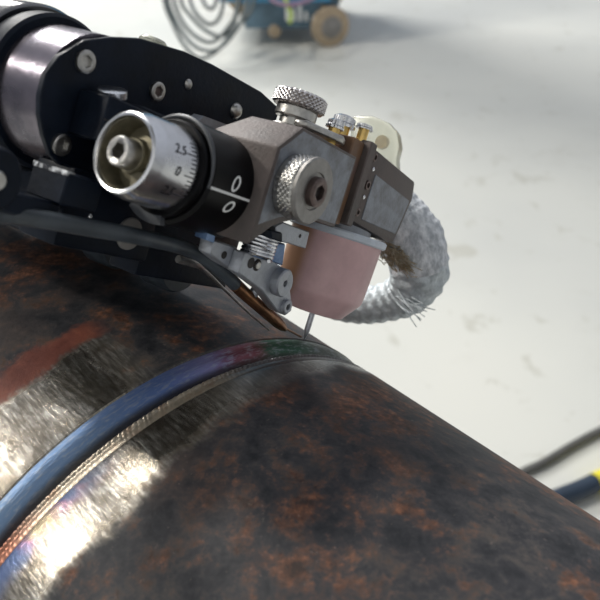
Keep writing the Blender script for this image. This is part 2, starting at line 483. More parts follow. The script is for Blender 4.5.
# ------------------------------------------------------------------ floor
bm = bmesh.new()
prism([Vector((-7, -4, 0)), Vector((7, -4, 0)), Vector((7, 10, 0)), Vector((-7, 10, 0))], Vector((0, 0, -0.1)), bm)
obj('floor', bm, M['floor'], smooth=0, kind='structure')

# unseen wall and roof slab, added out of view to darken the camera side
M['added_wall'] = mat('shade_wall_paint', (0.50, 0.51, 0.52), 0.7, var=0.08, vscale=1.5)
M['added_roof'] = mat('shade_roof_sheet', (0.16, 0.17, 0.18), 0.7, var=0.08, vscale=1.5)
def slab(name, x0, x1, y0, y1, z0, z1, m):
    bm = prism([Vector((x0, y0, z0)), Vector((x1, y0, z0)), Vector((x1, y1, z0)), Vector((x0, y1, z0))], Vector((0, 0, z1 - z0)))
    obj(name, bm, m, smooth=0, kind='structure')
slab('shade_wall', -7, 7, -2.2, -2.0, 0, 4.6, M['added_wall'])
slab('shade_roof', -7, 7, -2.2, 0.5, 4.6, 4.75, M['added_roof'])

# ------------------------------------------------------------------ the pipe
d_w = Vector(tuple(MW @ PD))                        # pipe axis (horizontal)
e_up = Vector((0, 0, 1))
e_side = d_w.cross(e_up).normalized()
up_c = MW.T @ np.array([0, 0, 1.0])
# keep the angle convention: 0 = crown of the pipe, positive towards the camera side
c_side = np.cross(PD, up_c); e_side = Vector(tuple(MW @ c_side))
A0 = -1.467 * PR                                    # axial place of the seam's left edge
def pipe_pt_(a, ang, r):
    t = math.radians(ang)
    return c2w(PC + (A0 + a) * PD) + (e_up * math.cos(t) + e_side * math.sin(t)) * r / 1000
pipe = thing('steel_pipe', 'big rusty steel pipe with a blue-tinted weld seam running round it', 'pipe', c2w(PC + A0 * PD))
def revolve(prof, nseg, name, material, rfn=None, smooth=35, close=False, a0=-180.0, a1=180.0):
    me = bpy.data.meshes.new(name)
    prof = list(prof); m_ = len(prof)
    full = (a1 - a0) >= 359.9
    nk = nseg + 1
    vs = []; uvs = []
    for k in range(nk):
        t = a0 + (a1 - a0) * k / nseg
        for (a, r) in prof:
            rr = r + (rfn(a, t) if rfn else 0)
            vs.append(pipe_pt_(a, t, rr)); uvs.append((t, a))
    c = c2w(PC + (A0 + prof[m_ // 2][0]) * PD)
    vs = [v - c for v in vs]
    faces = []
    jm = m_ if close else m_ - 1
    for k in range(nk - 1):
        for j in range(jm):
            j2 = (j + 1) % m_
            faces.append((k*m_ + j, k*m_ + j2, (k+1)*m_ + j2, (k+1)*m_ + j))
    me.from_pydata([tuple(v) for v in vs], [], faces)
    uvl = me.uv_layers.new(name='pipe')
    li = np.empty(len(me.loops), dtype=np.int32); me.loops.foreach_get('vertex_index', li)
    arr = np.array(uvs, dtype=np.float32)[li]
    uvl.data.foreach_set('uv', arr.ravel())
    bmm = bmesh.new(); bmm.from_mesh(me)
    bmesh.ops.recalc_face_normals(bmm, faces=bmm.faces)
    bmm.to_mesh(me); bmm.free()
    me.materials.append(material)
    me.polygons.foreach_set('use_smooth', [True] * len(me.polygons))
    me.set_sharp_from_angle(angle=math.radians(smooth))
    o = bpy.data.objects.new(name, me); C.objects.link(o)
    o.parent = pipe; o.location = c - Vector(pipe.location)
    return o
WT = 9.0
left_prof = [(-420, PR - WT), (-420, PR)] + [(-420 + i * 20, PR) for i in range(1, 21)] + [(-10, PR), (-2, PR), (0, PR + 0.15), (0.35, PR - 0.25), (0.6, PR - WT)]
right_prof = [(11.5, PR - WT), (11.6, PR - 0.25), (13, PR)] + [(13 + i * 8, PR) for i in range(1, 20)] + [(330, PR), (330, PR - WT)]
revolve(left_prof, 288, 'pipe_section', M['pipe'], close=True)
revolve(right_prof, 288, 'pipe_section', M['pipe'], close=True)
seam_prof = [(0.3, PR - 0.15), (0.9, PR - 0.05), (2.0, PR - 0.2), (3.5, PR - 0.8), (4.8, PR - 2.0), (5.8, PR - 3.9), (6.6, PR - 4.6), (7.6, PR - 5.2), (8.2, PR - 4.4), (8.4, PR - 6)]
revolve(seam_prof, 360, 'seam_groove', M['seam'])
def ripple(a, t):
    # scalloped ripples, slanted, finer away from the groove
    ph = (t * math.pi / 180 * PR) / 1.3 * 2 * PI - a * 2.6 + 0.8 * math.sin(t * 1.7) + 0.5 * math.sin(t * 4.3)
    k = 0.5 + 0.5 * math.cos(ph)
    amp = 0.20 * (1 + 0.3 * math.sin(t * 2.9)) * math.exp(-((a - 8.9) / 1.0) ** 2) + 0.07 * (1 if 9.8 < a < 11.4 else 0)
    return amp * (k ** 0.6 - 0.5)
bead_prof = [(8.0, PR - 3.2), (8.05, PR - 1.6), (8.3, PR - 0.75), (8.6, PR - 0.35), (8.9, PR - 0.2), (9.2, PR - 0.25), (9.5, PR - 0.4), (9.8, PR - 0.5),
             (10.2, PR - 0.32), (10.7, PR - 0.2), (11.2, PR - 0.12), (11.7, PR - 0.2)]
revolve(bead_prof, 2400, 'weld_bead', M['bead'], rfn=ripple, smooth=60, a0=-120.0, a1=120.0)

# ------------------------------------------------------------------ welding torch
WD, ND, VD = Hd(1, 0, 0), Hd(0, 1, 0), Hd(0, 0, 1)
torch = thing('welding_torch', 'browned metal TIG welding torch head with pink ceramic cup over the pipe seam', 'welding torch', H(0, 0, 0))
# main clamp body: profile in (v, n), cut corner on the upper left
def bodypts(w, poly): return [H(w, n, v) for n, v in poly]
poly = [(47.2, 23.5), (47.2, 48), (41.4, 54.4), (21.6, 54.4), (26.4, 48.2), (27.8, 45), (30.4, 37), (30.4, 23.5)]
bm = hprism_nv(poly, 12, -13)
# cut the far upper corner with a slanted plane
bmesh.ops.bisect_plane(bm, geom=bm.verts[:] + bm.edges[:] + bm.faces[:], plane_co=H(-3.5, 44.3, 50), plane_no=(H(-14, 0, 0) - H(0, -11, 0)).normalized(), clear_outer=True)
bmesh.ops.holes_fill(bm, edges=bm.edges[:])
bevel(bm, 0.6, 2)
body = obj('torch_body', bm, M['brown_body'], torch)
# bluish scraped inlay face on the side towards the right
bm = hprism_nv([(46.5, 24.3), (46.5, 47.5), (41.2, 53.4), (26, 53.2), (28.6, 47), (31.0, 38), (31.2, 24.3)], 11.9, 12.08)
bevel(bm, 0.2, 1)
obj('side_face', bm, M['grey_face'], torch, label='scraped blue-grey side face')

def knurled(prof_r, a0, a1, cen, ax, amp, cols, rows, base=None):
    """cylinder with true diamond knurling between a0 and a1"""
    n = rows
    prof = []
    for i in range(n + 1):
        prof.append((a0 + (a1 - a0) * i / n, prof_r))
    pitch = (a1 - a0) / (rows / 4)
    def fn(a, t, r):
        if r < prof_r - 0.01: return r
        u = t * cols / (2 * PI); v = (a - a0) / pitch
        p = abs(((u + v) % 1) - 0.5) * 2; q = abs(((u - v) % 1) - 0.5) * 2
        e = min(1, (a - a0) / (0.12 * (a1 - a0)) + 0.0, (a1 - a) / (0.12 * (a1 - a0)))
        return r - amp * (1 - min(p, q)) - (1 - max(0, e)) * amp * 1.4
    return prof, fn
# top thumbscrew, axis along n
cs = H(0.3, 47.2, 35)
ts = obj('thumbscrew', lathe([(0, 0), (0, 4.8), (1.3, 4.8), (1.5, 4.6), (1.5, 3.3), (3.3, 3.3), (3.3, 4.4), (3.6, 4.7), (5.5, 4.7), (5.7, 4.5), (5.7, 0)], cs, ND, 48), M['chrome_dull'], torch)
prof, fn = knurled(6.15, 5.7, 9.0, cs, ND, 0.40, 30, 14)
obj('knurled_cap', lathe([(5.7, 0), (5.7, 5.6)] + prof + [(9.0, 5.4), (9.0, 3.5), (8.7, 3.2), (8.7, 0)], cs, ND, 240, fn=fn), M['knurl'], ts)
bm = prism([cs + (WD * a + VD * b) / 1000 + ND * 0.0016 for a, b in ((-1, -3.6), (2.6, 3.6), (5.6, 3.0), (7.0, -1), (9.5, -7), (8.0, -10.5), (4.5, -9.5), (3, -6))], ND * 0.0016)
bevel(bm, 0.3, 1)
obj('washer_tab', bm, M['chrome_dull'], torch, label='steel fork washer under the top thumbscrew')
# side thumbscrew, axis along w
sp = on(316, 192, 'w', 18.2)
cs2 = H(12.2, sp[1], sp[2])
prof, fn = knurled(6.75, 0.8, 4.6, cs2, WD, 0.22, 34, 14)
kn = obj('thumbscrew', lathe([(0, 0), (0, 6.3)] + prof + [(4.8, 6.4), (4.8, 0)], cs2, WD, 272, fn=fn), M['chrome_dull'], torch)
obj('thumbscrew_face', lathe([(4.7, 6.8), (5.4, 6.8), (5.7, 6.5), (5.7, 3.9), (5.4, 3.7), (5.4, 0), (4.7, 0)], cs2, WD, 64), M['grey_disc'], kn)
def socket_screw(cen, ax, r, h, m, parent, name='screw', hexr=0.55, dark=True, sm=None):
    s = obj(name, lathe([(-h * .6, 0), (-h * .6, r), (h * .82, r), (h, r * .86), (h, r * hexr * 1.02), (h * .95, r * hexr, 'h'), (h * 0.2, r * hexr, 'h'), (h * 0.2, 0)], cen, ax, 36), m, parent)
    if dark: obj('socket', lathe([(h * .21, 0), (h * .21, r * hexr * .97, 'h'), (h * .28, r * hexr * .97, 'h'), (h * .28, 0)], cen, ax, 36), sm or M['dark_socket'], s)
    return s
socket_screw(cs2 + WD * 0.0056, WD, 3.0, 1.4, M['rust_screw'], torch, 'socket_screw')['label'] = 'rust-brown socket screw'

# insulator plate and side block above the cup
bm = hprism_nv([(51.6, 23.2), (51.6, 17.6), (31.5, 17.6), (31.5, 23.2)], 9.6, -10)
bevel(bm, 0.3, 1)
obj('clamp_plate', bm, M['brown_plate'], torch, label='brown clamp plate')
bm = hprism_nv([(52.4, 17.5), (52.4, 14.2), (32, 14.2), (32, 17.5)], 11.2, -10)
bevel(bm, 0.3, 1)
obj('clamp_jaw', bm, M['brown_body'], torch)
side_poly = [(51.8, 14.1), (49.6, -14.8), (45.2, -16.6), (32.6, -13.8), (31.6, -10), (33.6, 14.1)]
bm = hprism_nv(side_poly, 10, -11)
bevel(bm, 0.8, 2)
sb = obj('side_block', bm, M['brown_body'], torch)
bm = hprism_nv([(46.2, 9.0), (44.3, -14.0), (43.6, -14.4), (34.4, -12.4), (34.6, 9.0)], 9.9, 10.25)
bevel(bm, 0.2, 1)
obj('side_block_face', bm, M['grey_face'], sb, label='mottled blue-grey face')
for n_, v_, r_ in ((50.0, 12.2, 1.05), (43.2, 11.4, 1.15), (36.2, 12.2, 1.05)):
    socket_screw(H(10, n_ - 0.3, v_), WD, r_, 0.5, M['rust_screw'], torch, 'jaw_screw', 0.62)
for n_, v_ in ((47.0, 11.0), (39.9, 11.3)):
    obj('jaw_pin', lathe([(-0.3, 0), (-0.3, .55), (0.25, .55), (0.45, .3), (0.5, 0)], H(10, n_, v_), WD, 20), M['chrome'], torch)
# clamp screws on top: knurled chrome heads on brass shanks
def top_screw(px, py_head, py_base, v, rh, rb):
    b0 = on(px, py_base, 'v', v); b1 = on(px + (py_base - py_head) * 0.25, py_head, 'v', v)
    base = H(*b0); top = H(b0[0], b1[1], v)
    L_ = (top - base).length * 1000
    s = obj('brass_screw', lathe([(-2.5, 0), (-2.5, rb), (L_ * .55, rb), (L_ * .55, 0)], base, ND, 32), M['brass'], torch, label='brass shank of a clamp screw')
    def fl(a, t, r): return r * (1 + 0.05 * math.cos(12 * t)) if r > rh * .9 else r
    obj('screw_head', lathe([(L_ * .55, 0), (L_ * .55, rh * 1.12), (L_ * .66, rh * 1.12), (L_ * .68, rh * .86), (L_ * .72, rh), (L_ * .9, rh), (L_ * .97, rh * .7), (L_, rh * .5), (L_, 0)], base, ND, 72, fn=fl), M['chrome'], s)
top_screw(338, 115, 141, 19.5, 2.6, 1.9)
top_screw(331, 119, 140, 26.0, 1.9, 1.4)
top_screw(362, 124, 136, 16.5, 1.9, 1.3)
# clear cap behind
bm = bmesh.new()
pts = [on(px, py, 'v', -14) for px, py in ((349, 122), (352, 115), (372, 115), (388, 122), (397, 132), (399, 146), (396, 158), (397, 178), (372, 176), (350, 160))]
bm = prism([H(p[0], p[1], -14) for p in pts], H(0, 0, -17.5) - H(0, 0, -14))
bevel(bm, 1.2, 3)
cp = obj('clear_cap', bm, M['plastic'], torch, label='yellowed translucent plastic cap')
q = on(383, 143, 'v', -16)
obj('cap_insert', lathe([(-1.2, 0), (-1.2, 1.9), (1.0, 1.9), (1.2, 1.4), (1.2, 0)], H(q[0], q[1], -16), VD, 28), M['plastic_in'], cp)
# bridge from side block to cup
obj('cup_holder', lathe([(24, 0), (24, 8.5), (33, 8.5), (33, 0)], H(0, 0, 0), ND, 40), M['grey_metal'], torch)
obj('cup_ring', lathe([(29.0, 9), (29.0, 12.9), (29.4, 13.3), (30.6, 13.3), (31.0, 12.9), (31.0, 9)], H(0, 0, 0), ND, 72, close=True), M['white_ring'], torch, label='pale blue-white ring')
cup_o = [(29.2, 11.4), (29.2, 12.3), (26, 12.25), (18, 12.0), (14.2, 11.8), (13.2, 11.5), (12.4, 10.9), (9.2, 8.4), (8.4, 7.9), (8.2, 7.2), (9.0, 6.5), (14, 6.6), (20, 9.5), (29.2, 11.4)]
cup = obj('ceramic_cup', lathe(cup_o[:-1], H(0, 0, 0), ND, 96, close=True), M['cup'], torch, smooth=30, label='pink ceramic gas cup')
obj('collet', lathe([(9.5, 0), (9.5, 2.2), (28, 3.0), (28, 0)], H(0, 0, 0), ND, 24), M['copper'], torch)
obj('tungsten_electrode', lathe([(0.0, 0), (0.05, 0.14), (2.6, 0.80), (26, 0.80), (26, 0)], H(0, 0, 0), ND, 24), M['tungsten'], torch, label='pointed tungsten electrode')

# ------------------------------------------------------------------ micrometer adjuster
MWc, MNc = -1.0, 31.0
adj = thing('micrometer_knob', 'chrome graduated micrometer knob on a black cylinder marked with two zeros', 'adjustment knob', H(MWc, MNc, 54))
fr = (WD, ND, VD)
def ml(prof, seg=96, **k): return lathe(prof, H(MWc, MNc, 0), VD, seg, frame=fr, **k)
obj('sleeve', ml([(50, 0), (50, 10.3), (66.6, 10.3), (67.3, 9.7), (67.3, 0)]), M['sleeve'], adj, label='black cylinder')
obj('collar', ml([(67.3, 7.0), (67.3, 9.0), (67.6, 9.3), (68.4, 9.3), (68.8, 9.0), (68.8, 7.0)], close=True), M['sleeve'], adj, label='black collar')
obj('spring_clip', tube([H(MWc + 10.1 * math.cos(math.radians(t)), MNc + 10.1 * math.sin(math.radians(t)), 67.3) for t in range(-8, 200, 6)], [0.25, 0.5, 0.5, 0.5, 0.5], 10), M['clip'], adj, label='grey spring clip')
obj('stop_flange', prism([H(MWc + r * math.cos(math.radians(t)), MNc + r * math.sin(math.radians(t)), 67.5) for r, ts in ((10.8, range(-125, -70, 5)), (7.5, range(-75, -130, -5))) for t in ts], H(0, 0, 1.2) - H(0, 0, 0)), M['clip'], adj)
th = obj('thimble', ml([(69.0, 4), (69.0, 8.15), (77.4, 7.95), (77.7, 7.85), (79.8, 7.3), (80.0, 7.0), (79.9, 6.6), (79.4, 6.4), (74.5, 6.2), (74.2, 3.0), (74.2, 0)]), M['chrome'], adj, label='graduated chrome thimble')
obj('thimble_lining', ml([(74.6, 0), (74.6, 6.1), (79.2, 6.32), (79.2, 6.42), (74.4, 6.22), (74.4, 0)]), M['brassy'], th)
obj('boss', ml([(74.6, 0), (74.6, 4.2), (76.2, 4.2), (76.4, 3.3), (78.0, 3.1), (78.0, 0)], 40), M['brassy'], th)
obj('drive_lug', prism([H(MWc + a, MNc + b, 74.6) for a, b in ((2.0, 3.0), (4.6, 3.6), (5.2, -1.0), (3.0, -1.5))], H(0, 0, 2.3) - H(0, 0, 0)), M['brassy'], th)
obj('drive_lug', prism([H(MWc + a, MNc + b, 74.6) for a, b in ((0.5, -2.6), (3.8, -2.2), (3.4, -5.0), (1.2, -5.6))], H(0, 0, 2.6) - H(0, 0, 0)), M['brassy'], th)
sh = obj('hub_screw', ml([(77.0, 0), (77.0, 2.75), (80.9, 2.75), (81.3, 2.45), (81.3, 1.7), (81.1, 1.55, 'h'), (78.0, 1.6, 'h'), (78.0, 0)], 36), M['chrome_dull'], adj)
def cyl_pick(px, py, R):
    r = ray(px, py); o = -TIP
    # intersect with cylinder round the micrometer axis
    dr = Fr @ r; oo = Fr @ o
    ox, oy = oo[0] - MWc, oo[1] - MNc
    a = dr[0]**2 + dr[1]**2; b = 2 * (ox * dr[0] + oy * dr[1]); c = ox**2 + oy**2 - R * R
    t = (-b - math.sqrt(max(0, b * b - 4 * a * c))) / (2 * a)
    p = oo + dr * t
    return math.atan2(p[1] - MNc, p[0] - MWc), p[2]
def on_cyl(t, v, R): return H(MWc + R * math.cos(t), MNc + R * math.sin(t), v)
def mark(t0, v0, t1, v1, R, wd, bm=None):
    bm = bm or bmesh.new()
    n = 6; top = []; h = wd / 2
    dt, dv = (t1 - t0) * R, v1 - v0; l = math.hypot(dt, dv); nt_, nv_ = -dv / l * h / R, dt / l * h
    for rr in (R - .05, R + 0.05):
        row = []
        for i in range(n + 1):
            f = i / n; t = t0 + (t1 - t0) * f; v = v0 + (v1 - v0) * f
            row.append((bm.verts.new(on_cyl(t + nt_, v + nv_, rr)), bm.verts.new(on_cyl(t - nt_, v - nv_, rr))))
        top.append(row)
    a, b = top
    for i in range(n):
        bm.faces.new((b[i][0], b[i][1], b[i+1][1], b[i+1][0]))
        bm.faces.new((a[i][0], b[i][0], b[i+1][0], a[i+1][0])); bm.faces.new((a[i][1], b[i][1], b[i+1][1], a[i+1][1]))
    bm.faces.new((a[0][0], a[0][1], b[0][1], b[0][0])); bm.faces.new((a[n][0], a[n][1], b[n][1], b[n][0]))
    return bm
t0, v0 = cyl_pick(204, 184, 10.3); t1, v1 = cyl_pick(252, 203, 10.3)
tl = (t0 + t1) / 2
print('index line', math.degrees(t0), v0, math.degrees(t1), v1)
obj('index_line', mark(tl, min(v0, 66.8), tl, v1, 10.3, 0.5), M['white_ink'], adj, smooth=0, label='white index line')
def glyph(txt, tc_, vc, R, size, m, parent, shear=0.15, wide=1.0, bold=0.0):
    cu = bpy.data.curves.new('numeral', 'FONT'); cu.body = txt; cu.size = 1; cu.align_x = 'CENTER'; cu.align_y = 'CENTER'; cu.shear = shear; cu.offset = bold
    to = bpy.data.objects.new('numeral', cu); C.objects.link(to)
    dg = bpy.context.evaluated_depsgraph_get()
    me = bpy.data.meshes.new_from_object(to.evaluated_get(dg))
    bpy.data.objects.remove(to, do_unlink=True)
    bmg = bmesh.new(); bmg.from_mesh(me)
    xs = [v.co.x for v in bmg.verts]; ys = [v.co.y for v in bmg.verts]
    cx, cy = (min(xs) + max(xs)) / 2, (min(ys) + max(ys)) / 2; hh = max(ys) - min(ys)
    bmesh.ops.triangulate(bmg, faces=bmg.faces)
    bmesh.ops.subdivide_edges(bmg, edges=[e for e in bmg.edges if e.calc_length() > 0.2], cuts=1)
    for v in bmg.verts:
        x = (v.co.x - cx) / hh * size * wide; y = (v.co.y - cy) / hh * size
        v.co = on_cyl(tc_ + y / R, vc - x, R + 0.05)
    g = bmesh.ops.extrude_face_region(bmg, geom=bmg.faces[:])
    for v in [e for e in g['geom'] if isinstance(e, bmesh.types.BMVert)]:
        pass
    return obj('numeral', bmg, m, parent, smooth=0)
def ring_glyph(px, py, R, hgt, wid, lw, m, parent, slant=0.25):
    """an oval zero built as a raised ring on the cylinder"""
    tc_, vc = cyl_pick(px, py, R)
    bmg = bmesh.new(); n = 28; rows = []
    for (k, rr) in ((1, R + .05), (0, R + .05), (0, R - .05), (1, R - .05)):
        row = []
        for i in range(n):
            a = 2 * PI * i / n
            y = math.sin(a) * (hgt / 2 - k * lw); x = math.cos(a) * (wid / 2 - k * lw) + y * slant
            row.append(bmg.verts.new(on_cyl(tc_ + y / R, vc - x, rr)))
        rows.append(row)
    for j in range(4):
        r0, r1 = rows[j], rows[(j+1) % 4]
        for i in range(n): bmg.faces.new((r0[i], r1[i], r1[(i+1) % n], r0[(i+1) % n]))
    return obj('numeral', bmg, m, parent, smooth=0)
ring_glyph(236.5, 184, 10.3, 3.3, 2.3, 0.48, M['white_ink'], adj, 0.3)
ring_glyph(229.0, 207, 10.3, 2.7, 2.6, 0.48, M['white_ink'], adj, 0.3)
# graduations round the thimble
tz, vz = cyl_pick(200, 181, 8.2)
print('zero on thimble', math.degrees(tz), vz)
step = math.radians(5.6)
bmg = bmesh.new()
for k in range(-5, 9):
    long_ = (k % 5 == 0)
    mark(tz + k * step, 69.2, tz + k * step, 72.2 if long_ else 71.0, 8.13, 0.22, bmg)
obj('graduation_marks', bmg, M['dark_ink'], th, smooth=0)
for txt, k in (('0', 0), ('2.5', 5), ('2.5', -5)):
    glyph(txt, tz + k * step + math.radians(2.5), 74.0, 8.13, 1.75, M['dark_ink'], th, wide=1.0)

# ------------------------------------------------------------------ carriage of the orbital welder
car = thing('welding_carriage', 'black orbital welding carriage with motor drums, sitting left of the torch', 'welding machine', H(-40, 5, 50))
plate = [(51.9, 72.5), (49.0, 78.4), (44.3, 82.9), (40.4, 84.6), (36.4, 84.5), (33.0, 83.4), (30.0, 81.6), (26.8, 78.9), (25.2, 75.4), (24.6, 70), (26, 62), (30, 45), (36, 30), (43, 18), (50, 13.5), (56.0, 13.5), (57.4, 23), (57.2, 43), (56.6, 52.5), (54.4, 65.5)]
bm = hprism_nv(plate, -20, -21.6); bevel(bm, 0.25, 1)
obj('side_plate', bm, M['black_anod'], car, label='black end plate with socket screws')
cd = H(0, 38.8, 70.5)
obj('drum', lathe([(-21.5, 0), (-21.5, 13.4), (-33.6, 13.9), (-33.6, 0)], cd, WD, 96), M['drum'], car, label='shiny worn metal drum')
obj('flange', lathe([(-33.5, 0), (-33.5, 15.2), (-34.2, 15.9), (-38.6, 15.9), (-39.2, 15.3), (-39.2, 0)], cd, WD, 96), M['black_anod'], car)
obj('motor_housing', lathe([(-39, 0), (-39, 16.6), (-40, 17.2), (-150, 17.2), (-151, 16.5), (-151, 0)], cd, WD, 96), M['black_gloss'], car)
for n_, v_, r_, mm in ((45.4, 77.3, 2.15, 'chrome_dull'), (29.2, 77.4, 2.1, 'chrome_dull'), (46.2, 57.5, 2.0, 'chrome_dull')):
    s = socket_screw(H(-20, n_, v_), WD, r_, 0.9, M[mm], car, 'plate_screw', 0.58, sm=M['rust_screw'] if v_ < 60 else M['chrome_dull'])
for n_, v_, r_ in ((50.6, 48.9, 1.15), (50.2, 30.6, 2.0)):
    obj('button_screw', lathe([(-.5, 0), (-.5, r_), (0.2, r_), (r_ * .45, r_ * .75), (r_ * .62, r_ * .35), (r_ * .62, 0)], H(-20, n_, v_), WD, 32), M['chrome_dull'], car)
# clamp block on the plate
bm = hprism_nv([(52, 60), (54, 25), (47, 22), (30, 45), (28, 64)], -21.5, -33); bevel(bm, 0.6, 2)
obj('inner_plate', bm, M['black_anod'], car)
bm = hbox(-20, -11.5, 31.8, 40.5, 62, 76.6); bevel(bm, 0.35, 1)
cb = obj('clamp_block', bm, M['black_anod'], car)
obj('block_seam', hbox(-11.6, -11.45, 35.9, 36.15, 62.3, 76.4), M['dark_socket'], cb, smooth=0)
bm = lathe([(-.8, 0), (-.8, 2.9), (0.4, 2.9), (0.6, 2.6), (0.6, 0)], H(*on(112, 92, 'w', -15.5)), (ND * 0.9 + VD * 0.36 + WD * 0.1).normalized(), 36)
obj('bright_cap', bm, M['chrome'], cb, label='bright worn steel disc')
bm = hbox(-19.9, -14, 33, 41.5, 48, 65.5); bevel(bm, 0.5, 1)
obj('spacer_block', bm, M['black_anod'], car)
# guide block with bare worn top edge
bm = hbox(-20, -10, 18.8, 24.8, 73.5, 82.2); bevel(bm, 0.35, 1)
gb = obj('guide_block', bm, M['black_anod'], car)
bm = hbox(-19.8, -10.2, 24.1, 25.0, 80.6, 82.4)
obj('worn_top', bm, M['worn'], gb, smooth=0, label='scratched bare-metal top edge')
bm = hbox(-22, -12, 15, 18.9, 80, 92); bevel(bm, 0.5, 1)
obj('guide_rail', bm, M['black_anod'], car)
# roller at far left
cw = H(0, 20.2, 96.2)
rl = obj('roller', lathe([(-19, 0), (-19, 5.0), (-18.5, 5.5), (-10.6, 5.5), (-10, 5.0), (-10, 0)], cw, WD, 56), M['black_anod'], car)
obj('roller_bolt', lathe([(-10, 0), (-10, 1.7), (-9.3, 1.7), (-9.0, 1.4), (-9.0, 0)], cw, WD, 24), M['chrome_dull'], rl)
obj('roller_axle', lathe([(-27, 0), (-27, 2.2), (-19, 2.2), (-19, 0)], cw, WD, 20), M['black_anod'], rl)
# main casting behind everything, down to the pipe
bm = hbox(-90, -26, 9, 33, 14, 66); bevel(bm, 2.0, 3)
obj('housing', bm, M['black_anod'], car)
bm = hbox(-125, -72, 15, 34, 22, 76); bevel(bm, 2.0, 3)
obj('shade_block', bm, M['black_anod'], car)  # extra bulk added out of view to shade the pipe below
bm = hbox(-27, -13.2, 24.5, 44, 26, 50); bevel(bm, 1.0, 2)
obj('slide_arm', bm, M['black_anod'], car)
bm = hbox(-27, -16, 10.5, 26, 50, 76); bevel(bm, 0.8, 2)
obj('lower_bracket', bm, M['black_anod'], car)
bm = hbox(-27, -18, 7, 26, 16, 50); bevel(bm, 0.8, 2)
obj('lower_bracket', bm, M['black_anod'], car)
obj('round_pad', lathe([(-.3, 0), (-.3, 3.5), (0.4, 3.5), (0.6, 3.3), (0.6, 0)], H(-16, *on(130, 234, 'w', -15.6)[1:]), WD, 40), M['hub'], car, label='round grey pad')
obj('small_pin', lathe([(-.4, 0), (-.4, .5), (0.6, .5), (0.8, .3), (0.8, 0)], H(-16, *on(90, 216, 'w', -15.6)[1:]), WD, 16), M['chrome'], car)
bm = prism([H(*on(px, py, 'w', -12)) for px, py in ((193, 126), (204, 116), (228, 125), (222, 136), (200, 138))], -WD * 0.003)
obj('slide_cover', bm, M['grey_metal'], car, label='small blue-grey cover plate')
q = on(172, 125, 'w', -9)
obj('ball_stop', lathe([(-1.5, 0), (-1.5, .9), (0.2, .9), (.8, .5), (1.0, 0)], H(-10.5, q[1], q[2]), WD, 20), M['chrome'], car)
# feed knob peeking above the plate
k = H(*on(152, 46, 'w', -30))
obj('clear_knob', lathe([(-2.5, 0), (-2.5, 3.2), (1.0, 3.2), (1.6, 2.6), (1.6, 0)], k, ND, 32), M['plastic'], car, label='pale clear knob behind the plate')
# carriage rollers that run on the pipe
for (w_, v_) in ((-34, 22), (-56, 22)):
    p = H(w_, 10, v_)
    obj('drive_wheel', lathe([(-5, 0), (-5, 7.4), (-4, 8), (4, 8), (5, 7.4), (5, 0)], p, WD, 40), M['rubber'], car)

# ------------------------------------------------------------------ filler wire guide
wg = thing('wire_guide', 'grey filler-wire guide bracket with a copper nozzle beside the pink cup', 'wire guide', H(4, 15, 25))
PW = 5.0
def pp(pts, w=PW): return [tuple(on(px, py, 'w', w)[1:]) for px, py in pts]
bm = hprism_nv(pp([(276, 226), (283, 222), (310, 232), (306, 249), (290, 244), (276, 241)], 8), 8, 4); bevel(bm, 0.25, 1)
mb = obj('mount_plate', bm, M['grey_metal'], wg, label='light grey mounting plate')
obj('mount_hole', lathe([(0, 0), (0, .45), (.08, .45), (.08, 0)], H(8, *on(300, 236, 'w', 8)[1:]), WD, 20), M['dark_socket'], mb)
bm = hprism_nv(pp([(271, 230), (283, 233), (283, 243), (271, 239)], 8.6), 8.6, 5); bevel(bm, 0.3, 1)
obj('stop_block', bm, M['black_anod'], wg)
bm = hprism_nv(pp([(270, 241), (286, 244), (283, 266), (266, 260)], 5), 5, 0); bevel(bm, 0.3, 1)
obj('slide_block', bm, M['blue_metal'], wg, label='blue slide block')
arm = hprism_nv(pp([(245, 252), (275, 262), (288, 272), (292, 300), (292, 311), (286, 316), (278, 312), (262, 291), (238, 273)]), PW, PW - 3.2); bevel(arm, 0.3, 1)
ar = obj('swing_arm', arm, M['grey_metal'], wg)
bm = hprism_nv(pp([(213, 240), (236, 247), (243, 255), (237, 274), (222, 264), (210, 254)], 2), 2, -1.5); bevel(bm, 0.3, 1)
lk = obj('link_plate', bm, M['grey_metal'], wg)
obj('link_hole', lathe([(0, 0), (0, .85), (.1, .85), (.1, 0)], H(2, *on(224, 255, 'w', 2)[1:]), WD, 24), M['dark_socket'], lk)
bm = hprism_nv(pp([(207, 233), (215, 236), (214, 243), (206, 240)], 3), 3, 0)
obj('set_screw', bm, M['blue_metal'], wg)
# slot with screw
q = H(PW, *on(257, 265, 'w', PW)[1:]); q0 = H(PW, *on(251, 263, 'w', PW)[1:])
bm = tube([q0, q], 1.35, 16); obj('slot', lathe([(0, 0), (0, 1.35), (.1, 1.35), (.1, 0)], q, WD, 28), M['dark_socket'], ar)
obj('slot', lathe([(0, 0), (0, 1.2), (.08, 1.2), (.08, 0)], q0, WD, 28), M['dark_socket'], ar)
obj('slot_screw', lathe([(0, 0), (0, .85), (.45, .85), (.55, .6), (.55, 0)], q, WD, 24), M['chrome_dull'], ar)
